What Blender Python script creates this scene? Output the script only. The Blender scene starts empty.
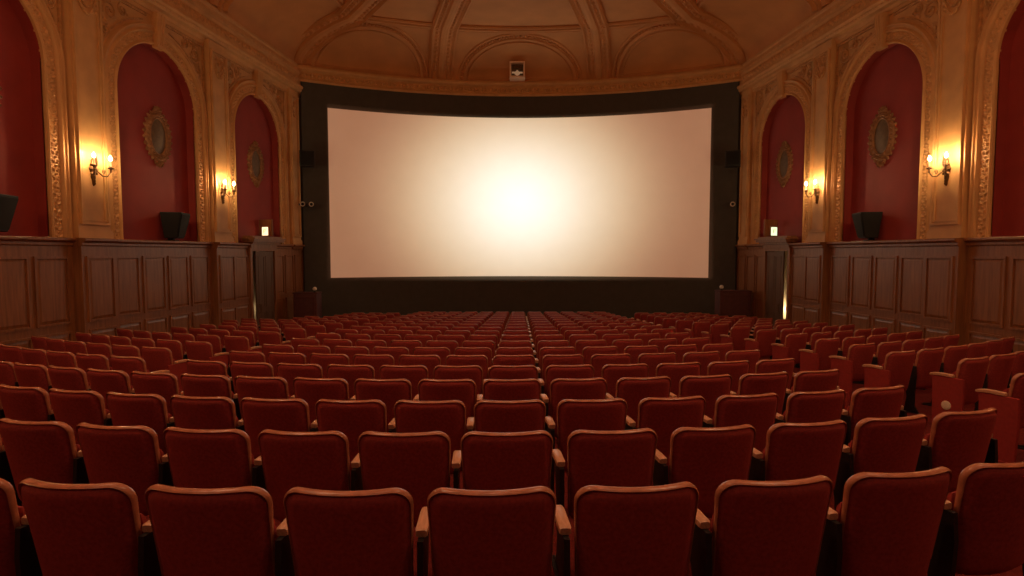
import bpy, bmesh, math, random
from mathutils import Vector, Matrix
random.seed(7)
C = bpy.context.scene.collection
PI = math.pi
sin, cos, sqrt = math.sin, math.cos, math.sqrt

EYE = 1.609            # eye above the floor at the camera
RAKE = 0.0645          # floor falls towards the screen
WW, WM = 9.46, 0.09    # side walls: |x| = WW - WM*y
YC, R0 = 6.75, 15.5    # centre and radius of the curved end wall
Z0 = EYE               # heights below are measured from the eye, then lifted by Z0


def floor_z(y):
    return -RAKE * y


# ---------------------------------------------------------------- materials
def mat(name, col, rough=0.6, metal=0.0, noise=None, bump=None, sheen=0.0, spec=0.5, emit=None, wood=None, coat=0.0):
    m = bpy.data.materials.new(name)
    m.use_nodes = True
    nt = m.node_tree
    b = nt.nodes['Principled BSDF']
    b.inputs['Base Color'].default_value = (*col, 1)
    b.inputs['Roughness'].default_value = rough
    b.inputs['Metallic'].default_value = metal
    b.inputs['Specular IOR Level'].default_value = spec
    b.inputs['Sheen Weight'].default_value = sheen
    b.inputs['Coat Weight'].default_value = coat
    if sheen:
        b.inputs['Sheen Tint'].default_value = (min(1, col[0] * 4), col[1] * 4, col[2] * 4, 1)
    tc = nt.nodes.new('ShaderNodeTexCoord')
    if noise:
        sc, amt, det = noise
        n = nt.nodes.new('ShaderNodeTexNoise')
        n.inputs['Scale'].default_value = sc
        n.inputs['Detail'].default_value = det
        nt.links.new(tc.outputs['Object'], n.inputs['Vector'])
        r = nt.nodes.new('ShaderNodeValToRGB')
        r.color_ramp.elements[0].position = 0.3
        r.color_ramp.elements[1].position = 0.7
        r.color_ramp.elements[0].color = (*[c * (1 - amt) for c in col], 1)
        r.color_ramp.elements[1].color = (*[min(1, c * (1 + amt)) for c in col], 1)
        nt.links.new(n.outputs['Fac'], r.inputs['Fac'])
        nt.links.new(r.outputs['Color'], b.inputs['Base Color'])
    if wood:
        dark, scl = wood
        mp = nt.nodes.new('ShaderNodeMapping')
        mp.inputs['Scale'].default_value = scl
        nt.links.new(tc.outputs['Object'], mp.inputs['Vector'])
        n = nt.nodes.new('ShaderNodeTexNoise')
        n.inputs['Scale'].default_value = 3.0
        n.inputs['Detail'].default_value = 6
        n.inputs['Distortion'].default_value = 0.6
        nt.links.new(mp.outputs['Vector'], n.inputs['Vector'])
        r = nt.nodes.new('ShaderNodeValToRGB')
        r.color_ramp.elements[0].position = 0.32
        r.color_ramp.elements[1].position = 0.68
        r.color_ramp.elements[0].color = (*dark, 1)
        r.color_ramp.elements[1].color = (*col, 1)
        nt.links.new(n.outputs['Fac'], r.inputs['Fac'])
        nt.links.new(r.outputs['Color'], b.inputs['Base Color'])
    if bump:
        sc, st, dist = bump
        n = nt.nodes.new('ShaderNodeTexNoise')
        n.inputs['Scale'].default_value = sc
        n.inputs['Detail'].default_value = 4
        nt.links.new(tc.outputs['Object'], n.inputs['Vector'])
        bp = nt.nodes.new('ShaderNodeBump')
        bp.inputs['Strength'].default_value = st
        bp.inputs['Distance'].default_value = dist
        nt.links.new(n.outputs['Fac'], bp.inputs['Height'])
        nt.links.new(bp.outputs['Normal'], b.inputs['Normal'])
    if emit:
        b.inputs['Emission Color'].default_value = (*emit[0], 1)
        b.inputs['Emission Strength'].default_value = emit[1]
    return m


M = dict(
    plaster=mat('plaster_ochre', (0.64, 0.345, 0.130), 0.62, noise=(3.0, 0.10, 5), bump=(60, 0.15, 0.01)),
    carved=mat('carved_plaster', (0.66, 0.355, 0.135), 0.5, noise=(14.0, 0.22, 4), bump=(28, 0.5, 0.03)),
    relief=mat('relief_plaster', (0.56, 0.29, 0.105), 0.55, noise=(11.0, 0.25, 5), bump=(20, 0.7, 0.04)),
    ceiling=mat('ceiling_plaster', (0.60, 0.27, 0.095), 0.8, noise=(1.2, 0.10, 5), bump=(24, 0.25, 0.02)),
    redwall=mat('red_wall_fabric', (0.30, 0.029, 0.021), 0.75, noise=(2.2, 0.10, 4), bump=(90, 0.1, 0.004)),
    wood=mat('walnut_panelling', (0.33, 0.128, 0.048), 0.40, wood=((0.21, 0.078, 0.028), (6, 6, 0.5)), bump=(40, 0.06, 0.01)),
    velvet=mat('red_velvet', (0.30, 0.040, 0.035), 0.85, noise=(60.0, 0.18, 3), bump=(260, 0.25, 0.003), sheen=0.25, spec=0.2),
    rim=mat('seat_rim', (0.44, 0.155, 0.085), 0.27, noise=(20, 0.15, 3)),
    arm=mat('armrest_wood', (0.66, 0.35, 0.21), 0.38, wood=((0.52, 0.25, 0.14), (30, 4, 30))),
    iron=mat('dark_iron', (0.022, 0.016, 0.015), 0.5, metal=0.4, noise=(30, 0.2, 3)),
    endred=mat('end_panel_red', (0.30, 0.024, 0.02), 0.7, noise=(30, 0.12, 3), sheen=0.2),
    disc=mat('cream_disc', (0.72, 0.60, 0.45), 0.5, noise=(40, 0.08, 3)),
    black=mat('black_masking', (0.088, 0.080, 0.070), 0.95, noise=(5, 0.06, 4), bump=(120, 0.15, 0.005), spec=0.1),
    screen=mat('screen_white', (0.86, 0.85, 0.82), 0.9, noise=(2.0, 0.01, 2), spec=0.05),
    carpet=mat('carpet_red', (0.15, 0.020, 0.017), 0.95, noise=(30, 0.3, 4), bump=(200, 0.4, 0.01), spec=0.1),
    bronze=mat('aged_bronze', (0.15, 0.075, 0.028), 0.42, metal=0.7, noise=(24, 0.3, 4)),
    candle=mat('candle_tube', (0.78, 0.66, 0.46), 0.5, noise=(20, 0.05, 2)),
    bulb=mat('lit_bulb', (1, 0.8, 0.5), 0.4, noise=(8, 0.02, 2), emit=((1.0, 0.66, 0.32), 600.0)),
    speaker=mat('speaker_black', (0.006, 0.005, 0.0045), 0.6, noise=(40, 0.2, 3)),
    grille=mat('speaker_grille', (0.008, 0.007, 0.006), 0.85, noise=(150, 0.4, 3), bump=(300, 0.4, 0.004)),
    maroon=mat('maroon_panel', (0.085, 0.017, 0.014), 0.7, noise=(8, 0.15, 4)),
    medal=mat('tarnished_gilt', (0.29, 0.128, 0.050), 0.6, noise=(12, 0.25, 4)),
    olive=mat('olive_oval', (0.13, 0.070, 0.022), 0.6, noise=(10, 0.2, 4)),
    signwarm=mat('lit_sign_warm', (1, 0.85, 0.6), 0.5, noise=(20, 0.02, 2), emit=((1.0, 0.76, 0.44), 1.6)),
    signgreen=mat('lit_sign_green', (0.8, 1, 0.7), 0.5, noise=(20, 0.02, 2), emit=((0.78, 0.95, 0.60), 1.3)),
    signmark=mat('sign_mark', (0.45, 0.48, 0.22), 0.6, noise=(30, 0.05, 2), emit=((0.55, 0.62, 0.25), 0.6)),
    white=mat('pale_enamel', (0.75, 0.66, 0.55), 0.4, noise=(20, 0.05, 2)),
    paleframe=mat('pale_frame', (0.92, 0.66, 0.48), 0.5, noise=(20, 0.06, 2)),
    dim=mat('dim_lamp', (0.9, 0.7, 0.45), 0.5, noise=(20, 0.03, 2), emit=((1.0, 0.72, 0.42), 0.12)),
    door=mat('door_leaf', (0.15, 0.07, 0.03), 0.5, wood=((0.10, 0.045, 0.018), (6, 6, 0.5))),
    corridor=mat('corridor_wall', (0.6, 0.5, 0.36), 0.8, noise=(4, 0.06, 4)),
)


# ---------------------------------------------------------------- mesh builder
class MB:
    def __init__(s):
        s.v, s.f, s.mi, s.cur = [], [], [], 0

    def face(s, idx):
        s.f.append(tuple(idx))
        s.mi.append(s.cur)

    def add(s, pts, faces, fn=None):
        b = len(s.v)
        s.v += [tuple(fn(*p)) if fn else tuple(p) for p in pts]
        for f in faces:
            s.face([b + i for i in f])

    def box(s, x0, x1, y0, y1, z0, z1, fn=None, ch=0.0):
        if ch <= 0:
            pts = [(x, y, z) for x in (x0, x1) for y in (y0, y1) for z in (z0, z1)]
            s.add(pts, [(0, 1, 3, 2), (4, 6, 7, 5), (0, 4, 5, 1), (2, 3, 7, 6), (0, 2, 6, 4), (1, 5, 7, 3)], fn)
            return
        bm = bmesh.new()
        r = bmesh.ops.create_cube(bm, size=1)
        for v in bm.verts:
            v.co = ((x0 + x1) / 2 + v.co.x * (x1 - x0), (y0 + y1) / 2 + v.co.y * (y1 - y0), (z0 + z1) / 2 + v.co.z * (z1 - z0))
        bmesh.ops.bevel(bm, geom=bm.edges[:], offset=ch, segments=2, affect='EDGES', profile=0.5)
        bm.verts.index_update()
        s.add([v.co[:] for v in bm.verts], [[v.index for v in f.verts] for f in bm.faces], fn)
        bm.free()

    def grid(s, rows, closed_u=False, closed_v=False):
        """rows: list of equally long lists of points"""
        b = len(s.v)
        n, m = len(rows), len(rows[0])
        for r in rows:
            s.v += [tuple(p) for p in r]
        for i in range(n if closed_v else n - 1):
            for j in range(m if closed_u else m - 1):
                i2, j2 = (i + 1) % n, (j + 1) % m
                s.face((b + i * m + j, b + i * m + j2, b + i2 * m + j2, b + i2 * m + j))

    def cap(s, pts):
        b = len(s.v)
        s.v += [tuple(p) for p in pts]
        s.face(range(b, b + len(pts)))

    def tube(s, path, rad, n=6, cap=True, closed=False):
        path = [Vector(p) for p in path]
        rs = rad if isinstance(rad, (list, tuple)) else [rad] * len(path)
        rows = []
        prev = None
        for i, p in enumerate(path):
            if closed:
                t = path[(i + 1) % len(path)] - path[i - 1]
            else:
                t = path[min(i + 1, len(path) - 1)] - path[max(i - 1, 0)]
            if t.length < 1e-9:
                t = Vector((0, 0, 1))
            t.normalize()
            if prev is None:
                a = Vector((0, 0, 1)) if abs(t.z) < 0.9 else Vector((1, 0, 0))
                u = t.cross(a).normalized()
            else:
                u = (prev - t * prev.dot(t))
                u = u.normalized() if u.length > 1e-6 else t.orthogonal().normalized()
            prev = u
            w = t.cross(u)
            rows.append([p + (u * cos(2 * PI * k / n) + w * sin(2 * PI * k / n)) * rs[i] for k in range(n)])
        s.grid(rows, closed_u=True, closed_v=closed)
        if cap and not closed:
            s.cap(rows[0])
            s.cap(rows[-1])

    def sweep(s, P, N, B, prof, closed_prof=True, caps=True):
        """profile (w, h) carried along P with width axis B and height axis N"""
        rows = [[Vector(p) + Vector(b) * w + Vector(n) * h for w, h in prof] for p, n, b in zip(P, N, B)]
        s.grid(rows, closed_u=closed_prof)
        if caps and closed_prof:
            s.cap(rows[0])
            s.cap(rows[-1])

    def lathe(s, c, prof, n=12, axis='z', fn=None):
        rows = []
        for r, h in prof:
            row = []
            for k in range(n):
                a = 2 * PI * k / n
                if axis == 'z':
                    p = (c[0] + r * cos(a), c[1] + r * sin(a), c[2] + h)
                elif axis == 'y':
                    p = (c[0] + r * cos(a), c[1] + h, c[2] + r * sin(a))
                else:
                    p = (c[0] + h, c[1] + r * cos(a), c[2] + r * sin(a))
                row.append(fn(*p) if fn else p)
            rows.append(row)
        s.grid(rows, closed_u=True)
        s.cap(rows[0])
        s.cap(rows[-1])

    def leaf(s, P, T, B, N, l, w, h):
        """a small carved leaf: pointed dome of length l, width w, height h"""
        P, T, B, N = Vector(P), Vector(T), Vector(B), Vector(N)
        ring = [P - T * l * .5, P - T * l * .22 - B * w * .5, P + T * l * .22 - B * w * .4, P + T * l * .5,
                P + T * l * .22 + B * w * .4, P - T * l * .22 + B * w * .5]
        mid = [P - T * l * .16 + N * h * .8, P + T * l * .14 + N * h]
        b = len(s.v)
        s.v += [tuple(p) for p in ring + mid]
        for f in ((0, 1, 6), (1, 2, 7, 6), (2, 3, 7), (3, 4, 7), (4, 5, 6, 7), (5, 0, 6), (5, 4, 3, 2, 1, 0)):
            s.face([b + i for i in f])

    def mesh(s, name, mats, smooth=True, angle=35):
        me = bpy.data.meshes.new(name)
        me.from_pydata(s.v, [], s.f)
        mats = mats if isinstance(mats, (list, tuple)) else [mats]
        for m in mats:
            me.materials.append(m)
        if len(mats) > 1:
            me.polygons.foreach_set('material_index', s.mi)
        bm = bmesh.new()
        bm.from_mesh(me)
        bmesh.ops.remove_doubles(bm, verts=bm.verts[:], dist=1e-5)
        bmesh.ops.recalc_face_normals(bm, faces=bm.faces[:])
        bm.to_mesh(me)
        bm.free()
        if smooth:
            me.polygons.foreach_set('use_smooth', [True] * len(me.polygons))
            me.set_sharp_from_angle(angle=math.radians(angle))
        me.update()
        return me

    def build(s, name, mats, parent=None, loc=None, **k):
        o = bpy.data.objects.new(name, s.mesh(name, mats, **k))
        C.objects.link(o)
        if parent:
            o.parent = parent
        if loc:
            o.location = loc
        return o


def empty(name, loc, rz=0.0):
    o = bpy.data.objects.new(name, None)
    C.objects.link(o)
    o.location = loc
    o.rotation_euler = (0, 0, rz)
    o.empty_display_size = 0.1
    return o


def tag(o, label, cat, group=None):
    o['label'], o['category'] = label, cat
    if group:
        o['group'] = group
    return o


def structure(o):
    o['kind'] = 'structure'
    return o


def copy_tree(o, parent=None):
    c = o.copy()
    C.objects.link(c)
    if parent:
        c.parent = parent
    for ch in o.children:
        copy_tree(ch, c)
    return c


# ---------------------------------------------------------------- walls: local (y along, z up, t into the room)
def wallpt(side):
    def fn(y, z, t):
        return (side * (WW - WM * y - t), y, z + Z0)
    return fn


ARCHES = [5.11, 9.28, 13.45, 17.62]
HW = 1.25
SPRING, CAPZ = 3.42, 0.25
CORN = 5.36
PIL = [(6.81, 7.58), (10.98, 11.75), (15.15, 15.92), (19.50, 20.10)]
DOORY = (16.95, 18.22)
DOORZ = 0.06
WALL_Y0, WALL_Y1 = -3.0, 20.34


def arch_outline(c, r, n=24, zb=CAPZ):
    """points (y, z) up the near jamb, round, and down the far jamb"""
    pts = [(c - r, zb), (c - r, zb + (SPRING - zb) * .5), (c - r, SPRING)]
    for k in range(1, n):
        a = PI - PI * k / n
        pts.append((c + r * cos(a), SPRING + r * sin(a)))
    pts += [(c + r, SPRING), (c + r, zb + (SPRING - zb) * .5), (c + r, zb)]
    return pts


def spiral(fn, cy, cz, r, turns, dirn, t, a0=0.0, n=26):
    out = []
    for k in range(n):
        u = k / (n - 1)
        a = a0 + dirn * turns * 2 * PI * u
        rr = r * (1 - 0.86 * u)
        out.append(fn(cy + rr * cos(a), cz + rr * sin(a), t))
    return out


def make_wall(side):
    fn = wallpt(side)
    word = 'left' if side < 0 else 'right'
    TOP = 6.5
    NICHE = -0.2
    # upper plaster wall with arched openings
    b = MB()
    ys = WALL_Y0
    for c in ARCHES:
        # plain strip before the arch
        b.grid([[fn(ys, CAPZ, 0), fn(ys, TOP, 0)], [fn(c - HW, CAPZ, 0), fn(c - HW, TOP, 0)]])
        n = 24
        arc = [(c - HW * cos(PI * k / n), SPRING + HW * sin(PI * k / n)) for k in range(n + 1)]
        b.grid([[fn(y, z, 0) for y, z in arc], [fn(y, TOP, 0) for y, z in arc]])
        ys = c + HW
    b.grid([[fn(ys, CAPZ, 0), fn(ys, TOP, 0)], [fn(WALL_Y1, CAPZ, 0), fn(WALL_Y1, TOP, 0)]])
    # low wall behind the panelling with the doorway left open
    lo = -3.3
    b.grid([[fn(WALL_Y0, lo, 0), fn(WALL_Y0, CAPZ, 0)], [fn(DOORY[0], lo, 0), fn(DOORY[0], CAPZ, 0)]])
    b.grid([[fn(DOORY[0], DOORZ, 0), fn(DOORY[0], CAPZ, 0)], [fn(DOORY[1], DOORZ, 0), fn(DOORY[1], CAPZ, 0)]])
    b.grid([[fn(DOORY[1], lo, 0), fn(DOORY[1], CAPZ, 0)], [fn(WALL_Y1, lo, 0), fn(WALL_Y1, CAPZ, 0)]])
    wall = structure(b.build('wall_' + word, M['plaster']))

    for c in ARCHES:
        # red niche: back panel and reveal
        b = MB()
        out = arch_outline(c, HW)
        b.grid([[fn(y, z, 0) for y, z in out], [fn(y, z, NICHE) for y, z in out]])
        b.add([(y, z, NICHE) for y, z in out], [list(range(len(out)))], fn)
        b.add([(c - HW, CAPZ, 0), (c + HW, CAPZ, 0), (c + HW, CAPZ, NICHE), (c - HW, CAPZ, NICHE)], [(0, 1, 2, 3)], fn)
        b.build('arched_niche', M['redwall'], wall, smooth=False)
        # surround
        b = MB()
        prof = [(0.0, -0.02), (0.0, 0.05), (0.025, 0.07), (0.055, 0.05), (0.065, 0.028), (0.245, 0.028), (0.255, 0.06),
                (0.28, 0.085), (0.31, 0.06), (0.32, 0.045), (0.36, 0.05), (0.375, 0.075), (0.40, 0.08), (0.42, 0.05), (0.42, -0.02)]
        rows = []
        base = arch_outline(c, HW, 36)
        for (y, z) in base:
            if z <= SPRING:
                dy, dz = (-1 if y < c else 1), 0
            else:
                l = math.hypot(y - c, z - SPRING)
                dy, dz = (y - c) / l, (z - SPRING) / l
            rows.append([fn(y + dy * w, z + dz * w, h) for w, h in prof])
        b.grid(rows, closed_u=True)
        b.cap(rows[0]); b.cap(rows[-1])
        sur = b.build('arch_surround', M['plaster'], wall)
        # carved leaf band in the hollow of the surround
        b = MB()
        rm = HW + 0.155
        Lj = SPRING - CAPZ
        L = 2 * Lj + PI * rm
        cnt = int(L / 0.15)
        for i in range(cnt):
            u = (i + .5) / cnt * L
            if u < Lj:
                y, z, ty, tz = c - rm, CAPZ + u, 0, 1
            elif u > L - Lj:
                y, z, ty, tz = c + rm, CAPZ + (L - u), 0, 1
            else:
                a = PI - (u - Lj) / rm
                y, z = c + rm * cos(a), SPRING + rm * sin(a)
                ty, tz = (sin(a), -cos(a)) if a > PI / 2 else (-sin(a), cos(a))
            def d(vy, vz, vt):
                p, q = Vector(fn(0, 0, 0)), Vector(fn(vy, vz, vt))
                return q - p
            T, B, N = d(ty, tz, 0), d(-tz, ty, 0), d(0, 0, 1)
            P = Vector(fn(y, z, 0.026))
            for sg in (-1, 1):
                T2 = (T * .8 + B * sg * .6).normalized()
                B2 = (B * .8 - T * sg * .6).normalized()
                b.leaf(P + B * sg * .045 - T * .02, T2, B2, N, 0.115, 0.06, 0.035)
            b.leaf(P + T * .05, T, B, N, 0.06, 0.05, 0.045)
            b.leaf(P + B * .082 + T * .06, T, B, N, 0.05, 0.03, 0.022)
            b.leaf(P - B * .082 + T * .06, T, B, N, 0.05, 0.03, 0.022)
        b.build('carved_leaf_band', M['carved'], sur, smooth=False)
        # keystone: a fluted console from the arch crown to the cornice
        b = MB()
        for k, (h0, h1, y0, y1, t) in enumerate([(SPRING + HW - .05, CORN + .02, .10, .14, .10)]):
            pts = [(c - y0, h0, 0), (c + y0, h0, 0), (c + y1, h1, 0), (c - y1, h1, 0),
                   (c - y0, h0, t), (c + y0, h0, t), (c + y1, h1, t + .06), (c - y1, h1, t + .06)]
            b.add(pts, [(0, 1, 2, 3), (4, 5, 6, 7), (0, 1, 5, 4), (2, 3, 7, 6), (1, 2, 6, 5), (0, 3, 7, 4)], fn)
        for o in (-.065, 0, .065):
            b.tube([fn(c + o * .85, SPRING + HW - .03, .10), fn(c + o * 1.15, (SPRING + HW + CORN) / 2, .135), fn(c + o * 1.35, CORN, .16)], .018, 6)
        b.box(c - .13, c + .13, SPRING + HW - .06, SPRING + HW + .02, 0, .13, fn)
        b.build('keystone', M['plaster'], wall)
        # spandrels: mouldings and scroll relief either side of the crown
        b = MB()
        for sg in (-1, 1):
            ye = c + sg * (HW + .42)
            yi = c + sg * .30
            top = CORN - .08
            b.box(min(yi, ye), max(yi, ye), top - .05, top, 0, .035, fn)
            b.box(min(ye - sg * .05, ye), max(ye - sg * .05, ye), SPRING + .35, top, 0, .035, fn)
            rr = HW + .50
            arc = []
            a0, a1 = math.radians(25), math.radians(76)
            for k in range(13):
                a = a0 + (a1 - a0) * k / 12
                y = c + sg * rr * cos(a)
                y = min(y, c + HW + .40) if sg > 0 else max(y, c - HW - .40)
                z = min(SPRING + rr * sin(a), top - .02)
                arc.append(fn(y, z, .015))
            b.tube(arc, .022, 5)
            for (oy, oz, r, tn, dr, a00) in [(1.33, 1.50, .20, 1.6, 1, 3.6), (1.44, 1.10, .13, 1.5, -1, 1.2), (.98, 1.66, .13, 1.4, -1, 2.0)]:
                b.tube(spiral(fn, c + sg * oy, SPRING + oz, r, tn, dr * sg, .015, a00), [.02] * 18 + [.03] * 8, 5)
            for k in range(16):
                oy = random.uniform(.75, 1.58)
                zmin = sqrt(max(0, (HW + .56) ** 2 - oy ** 2))
                oz = random.uniform(zmin, 1.78) if zmin < 1.72 else 1.72
                P = Vector(fn(c + sg * oy, SPRING + oz, .0))
                a = random.uniform(0, 2 * PI)
                Tv = Vector((0, cos(a), sin(a))); Bv = Vector((0, -sin(a), cos(a))); Nv = Vector((-side, 0, 0))
                b.leaf(P, Tv, Bv, Nv, .14, .07, .035)
        b.build('spandrel_relief', M['relief'], wall, smooth=False)

    # pilasters
    for (y0, y1) in PIL:
        b = MB()
        T = .15 if y1 < 19 else .09
        b.box(y0, y1, CAPZ, CORN + .1, -.02, T, fn)
        b.box(y0 - .03, y1 + .03, CAPZ, CAPZ + .16, 0, T + .03, fn)
        b.box(y0 - .02, y1 + .02, CAPZ + .16, CAPZ + .20, 0, T + .02, fn)
        def frame(a0, a1, z0, z1, w, h):
            b.box(a0, a0 + w, z0, z1, T - .01, T + h, fn)
            b.box(a1 - w, a1, z0, z1, T - .01, T + h, fn)
            b.box(a0 + w, a1 - w, z0, z0 + w, T - .01, T + h, fn)
            b.box(a0 + w, a1 - w, z1 - w, z1, T - .01, T + h, fn)
        frame(y0 + .05, y1 - .05, CAPZ + .30, CORN - .12, .045, .045)
        frame(y0 + .115, y1 - .115, CAPZ + .37, CORN - .19, .025, .03)
        p = b.build('pilaster', M['plaster'], wall)
        b = MB()
        c = (y0 + y1) / 2
        # festoon and shell ornament at the head of the pilaster panel
        for w, zz, sag in ((.24, 4.95, .38), (.19, 4.97, .26)):
            pts = [fn(c + w * (2 * k / 12 - 1), zz - sag * (1 - (2 * k / 12 - 1) ** 2), T + .02) for k in range(13)]
            b.tube(pts, [.014 + .014 * (1 - abs(k / 6 - 1)) for k in range(13)], 6)
        for sg in (-1, 1):
            b.tube(spiral(fn, c + sg * .14, 5.02, .10, 1.5, sg, T + .015, PI / 2), .016, 5)
            for k in range(4):
                P = Vector(fn(c + sg * .24, 4.92 - .09 * k, T))
                b.leaf(P, Vector((0, 0, 1)), Vector((0, 1, 0)), Vector((-side, 0, 0)), .10, .06, .035)
        for k in range(7):
            a = PI * (k + .5) / 7
            P = Vector(fn(c + .07 * cos(a), 4.88 + .07 * sin(a), T))
            b.leaf(P, Vector((0, cos(a), sin(a))), Vector((0, -sin(a), cos(a))), Vector((-side, 0, 0)), .14, .05, .04)
        for k in range(9):
            u = 2 * (k + .5) / 9 - 1
            P = Vector(fn(c + .24 * u, 4.93 - .38 * (1 - u * u), T + .03))
            b.leaf(P, Vector((0, .7, .7 * u)), Vector((0, -.5, .8)), Vector((-side, 0, 0)), .07, .06, .03)
        b.build('festoon', M['carved'], p, smooth=False)

    # walnut panelling
    b = MB()
    def fz(y):
        return floor_z(y) - Z0
    def slab(y0, y1, t):
        pts = [(y0, fz(y0) - .05, 0), (y1, fz(y1) - .05, 0), (y1, CAPZ - .1, 0), (y0, CAPZ - .1, 0),
               (y0, fz(y0) - .05, t), (y1, fz(y1) - .05, t), (y1, CAPZ - .1, t), (y0, CAPZ - .1, t)]
        b.add(pts, [(0, 1, 2, 3), (4, 5, 6, 7), (0, 1, 5, 4), (2, 3, 7, 6), (1, 2, 6, 5), (0, 3, 7, 4)], fn)
    def panel(y0, y1, z0, z1, t):
        # bolection frame with a raised centre field
        w, h = .045, .03
        for (a0, a1, c0, c1) in ((y0, y0 + w, z0, z1), (y1 - w, y1, z0, z1), (y0 + w, y1 - w, z0, z0 + w), (y0 + w, y1 - w, z1 - w, z1)):
            b.box(a0, a1, c0, c1, t - .002, t + h, fn)
        m = .10
        if y1 - y0 > .3 and z1 - z0 > .3:
            pts = [(y0 + w, z0 + w, t), (y1 - w, z0 + w, t), (y1 - w, z1 - w, t), (y0 + w, z1 - w, t),
                   (y0 + m, z0 + m, t + .018), (y1 - m, z0 + m, t + .018), (y1 - m, z1 - m, t + .018), (y0 + m, z1 - m, t + .018)]
            b.add(pts, [(4, 5, 6, 7), (0, 1, 5, 4), (1, 2, 6, 5), (2, 3, 7, 6), (3, 0, 4, 7)], fn)
    def run(y0, y1, n, t, ends=.06):
        slab(y0, y1, t)
        step = (y1 - y0 - 2 * ends) / n
        for k in range(n):
            a0, a1 = y0 + ends + k * step + .05, y0 + ends + (k + 1) * step - .05
            panel(a0, a1, -1.32, -.06, t)
            zb = fz(a1) + .22
            if -1.46 - zb > .25:
                panel(a0, a1, max(zb, fz(a0) + .22), -1.46, t)
        # rail under the tall panels and skirting
        pts = [(y0, fz(y0), t), (y1, fz(y1), t), (y1, fz(y1) + .16, t), (y0, fz(y0) + .16, t),
               (y0, fz(y0), t + .025), (y1, fz(y1), t + .025), (y1, fz(y1) + .16, t + .025), (y0, fz(y0) + .16, t + .025)]
        b.add(pts, [(4, 5, 6, 7), (0, 1, 5, 4), (2, 3, 7, 6), (1, 2, 6, 5), (0, 3, 7, 4)], fn)
    tw, tp = .05, .22
    prev = WALL_Y0
    for i, (y0, y1) in enumerate(PIL[:3]):
        run(prev, y0 - .04, 4 if i else 10, tw)
        run(y0 - .04, y1 + .04, 1, tp, .04)
        prev = y1 + .04
    run(prev, DOORY[0] - .02, 1, tw)
    run(DOORY[1] + .02, WALL_Y1 - .02, 3, tw)
    wains = b.build('panelling', M['wood'], wall, smooth=False)
    # moulded cap rail, stepping round the pilasters
    b = MB()
    def rail(y0, y1, t, ends=True):
        prof = [(0, -.12), (t + .015, -.12), (t + .03, -.10), (t + .03, -.055), (t + .075, -.03), (t + .095, -.012), (t + .095, .02), (t + .08, .035), (0, .04)]
        rows = [[fn(y, CAPZ + z, tt) for tt, z in prof] for y in (y0, y1)]
        b.grid(rows, closed_u=True)
        b.cap(rows[0]); b.cap(rows[1])
    prev = WALL_Y0
    for (y0, y1) in PIL:
        if prev < y0 - .05:
            rail(prev, y0 - .05, tw)
        rail(y0 - .05, min(y1 + .05, WALL_Y1), tp if y1 < 19 else .10)
        prev = y1 + .05
    b.build('cap_rail', M['wood'], wall, smooth=False)

    # main cornice
    b = MB()
    prof = [(0, 5.30), (.03, 5.30), (.03, 5.38), (.05, 5.39), (.06, 5.43), (.065, 5.47), (.15, 5.50), (.17, 5.53), (.17, 5.58), (.20, 5.60),
            (.215, 5.65), (.20, 5.69), (.13, 5.71), (.11, 5.75), (.10, 6.02), (.115, 6.08), (.15, 6.10), (.165, 6.15), (.15, 6.20), (.11, 6.22),
            (.09, 6.30), (.12, 6.34), (.12, 6.40), (.08, 6.42), (0, 6.46)]
    rows = [[fn(y, z, t) for t, z in prof] for y in (WALL_Y0, 5.0, 12.0, WALL_Y1)]
    b.grid(rows)
    cor = structure(b.build('trim_1' if side < 0 else 'trim_2', M['plaster']))
    b = MB()
    y = -1.0
    Nv, Tv, Bv = Vector((-side, 0, 0)), Vector((0, 0, 1)), Vector((-side * -WM, 1, 0)).normalized()
    while y < WALL_Y1 - .15:
        b.leaf(fn(y, 5.89, .10), Tv, Bv, Nv, .24, .13, .065)
        b.leaf(fn(y + .10, 5.92, .10), Tv, Bv, Nv, .16, .06, .05)
        b.leaf(fn(y + .02, 5.555, .165), Tv, Bv, Nv, .06, .10, .02)
        b.leaf(fn(y + .12, 5.555, .165), Tv, Bv, Nv, .06, .05, .025)
        b.leaf(fn(y, 6.15, .155), Tv, Bv, Nv, .06, .12, .03)
        y += .2
    b.build('leaf_frieze', M['carved'], cor, smooth=False)
    return wall


make_wall(-1)
make_wall(1)


# ---------------------------------------------------------------- end wall, floor
def endpt(x, z, inset=0.0):
    r = R0 - inset
    return (x, YC + sqrt(r * r - x * x), z + Z0)


def arc_x(x0, x1, n):
    return [x0 + (x1 - x0) * k / n for k in range(n + 1)]


b = MB()
xs = arc_x(-7.70, 7.70, 40)
b.grid([[endpt(x, z, -.06) for x in xs] for z in (-3.3, 6.5)])
structure(b.build('wall_front', M['black'], smooth=True))
b = MB()
b.grid([[(x, y, floor_z(y)) for x in arc_x(-10, 10, 20)] for y in arc_x(-3, 24, 27)])
structure(b.build('floor', M['carpet']))

# cornice along the end wall
b = MB()
prof = [(-.06, 5.84), (.13, 5.86), (.15, 5.93), (.12, 5.97), (.10, 6.00), (.10, 6.20), (.13, 6.23), (.19, 6.26), (.21, 6.32), (.19, 6.38), (.12, 6.42), (-.06, 6.47)]
b.grid([[endpt(x, z, t) for t, z in prof] for x in arc_x(-7.66, 7.66, 48)])
endc = structure(b.build('trim_3', M['plaster']))
b = MB()
k = -7.4
while k < 7.4:
    P = Vector(endpt(k, 6.09, .098))
    c = Vector((0, YC, P.z))
    N = (c - P).normalized()
    T, B = Vector((0, 0, 1)), Vector((-N.y, N.x, 0))
    b.leaf(P, T, B, N, .19, .14, .08)
    b.leaf(P + B * .11, T, B, N, .12, .07, .06)
    k += .22
b.build('leaf_frieze', M['carved'], endc, smooth=False)

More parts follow.
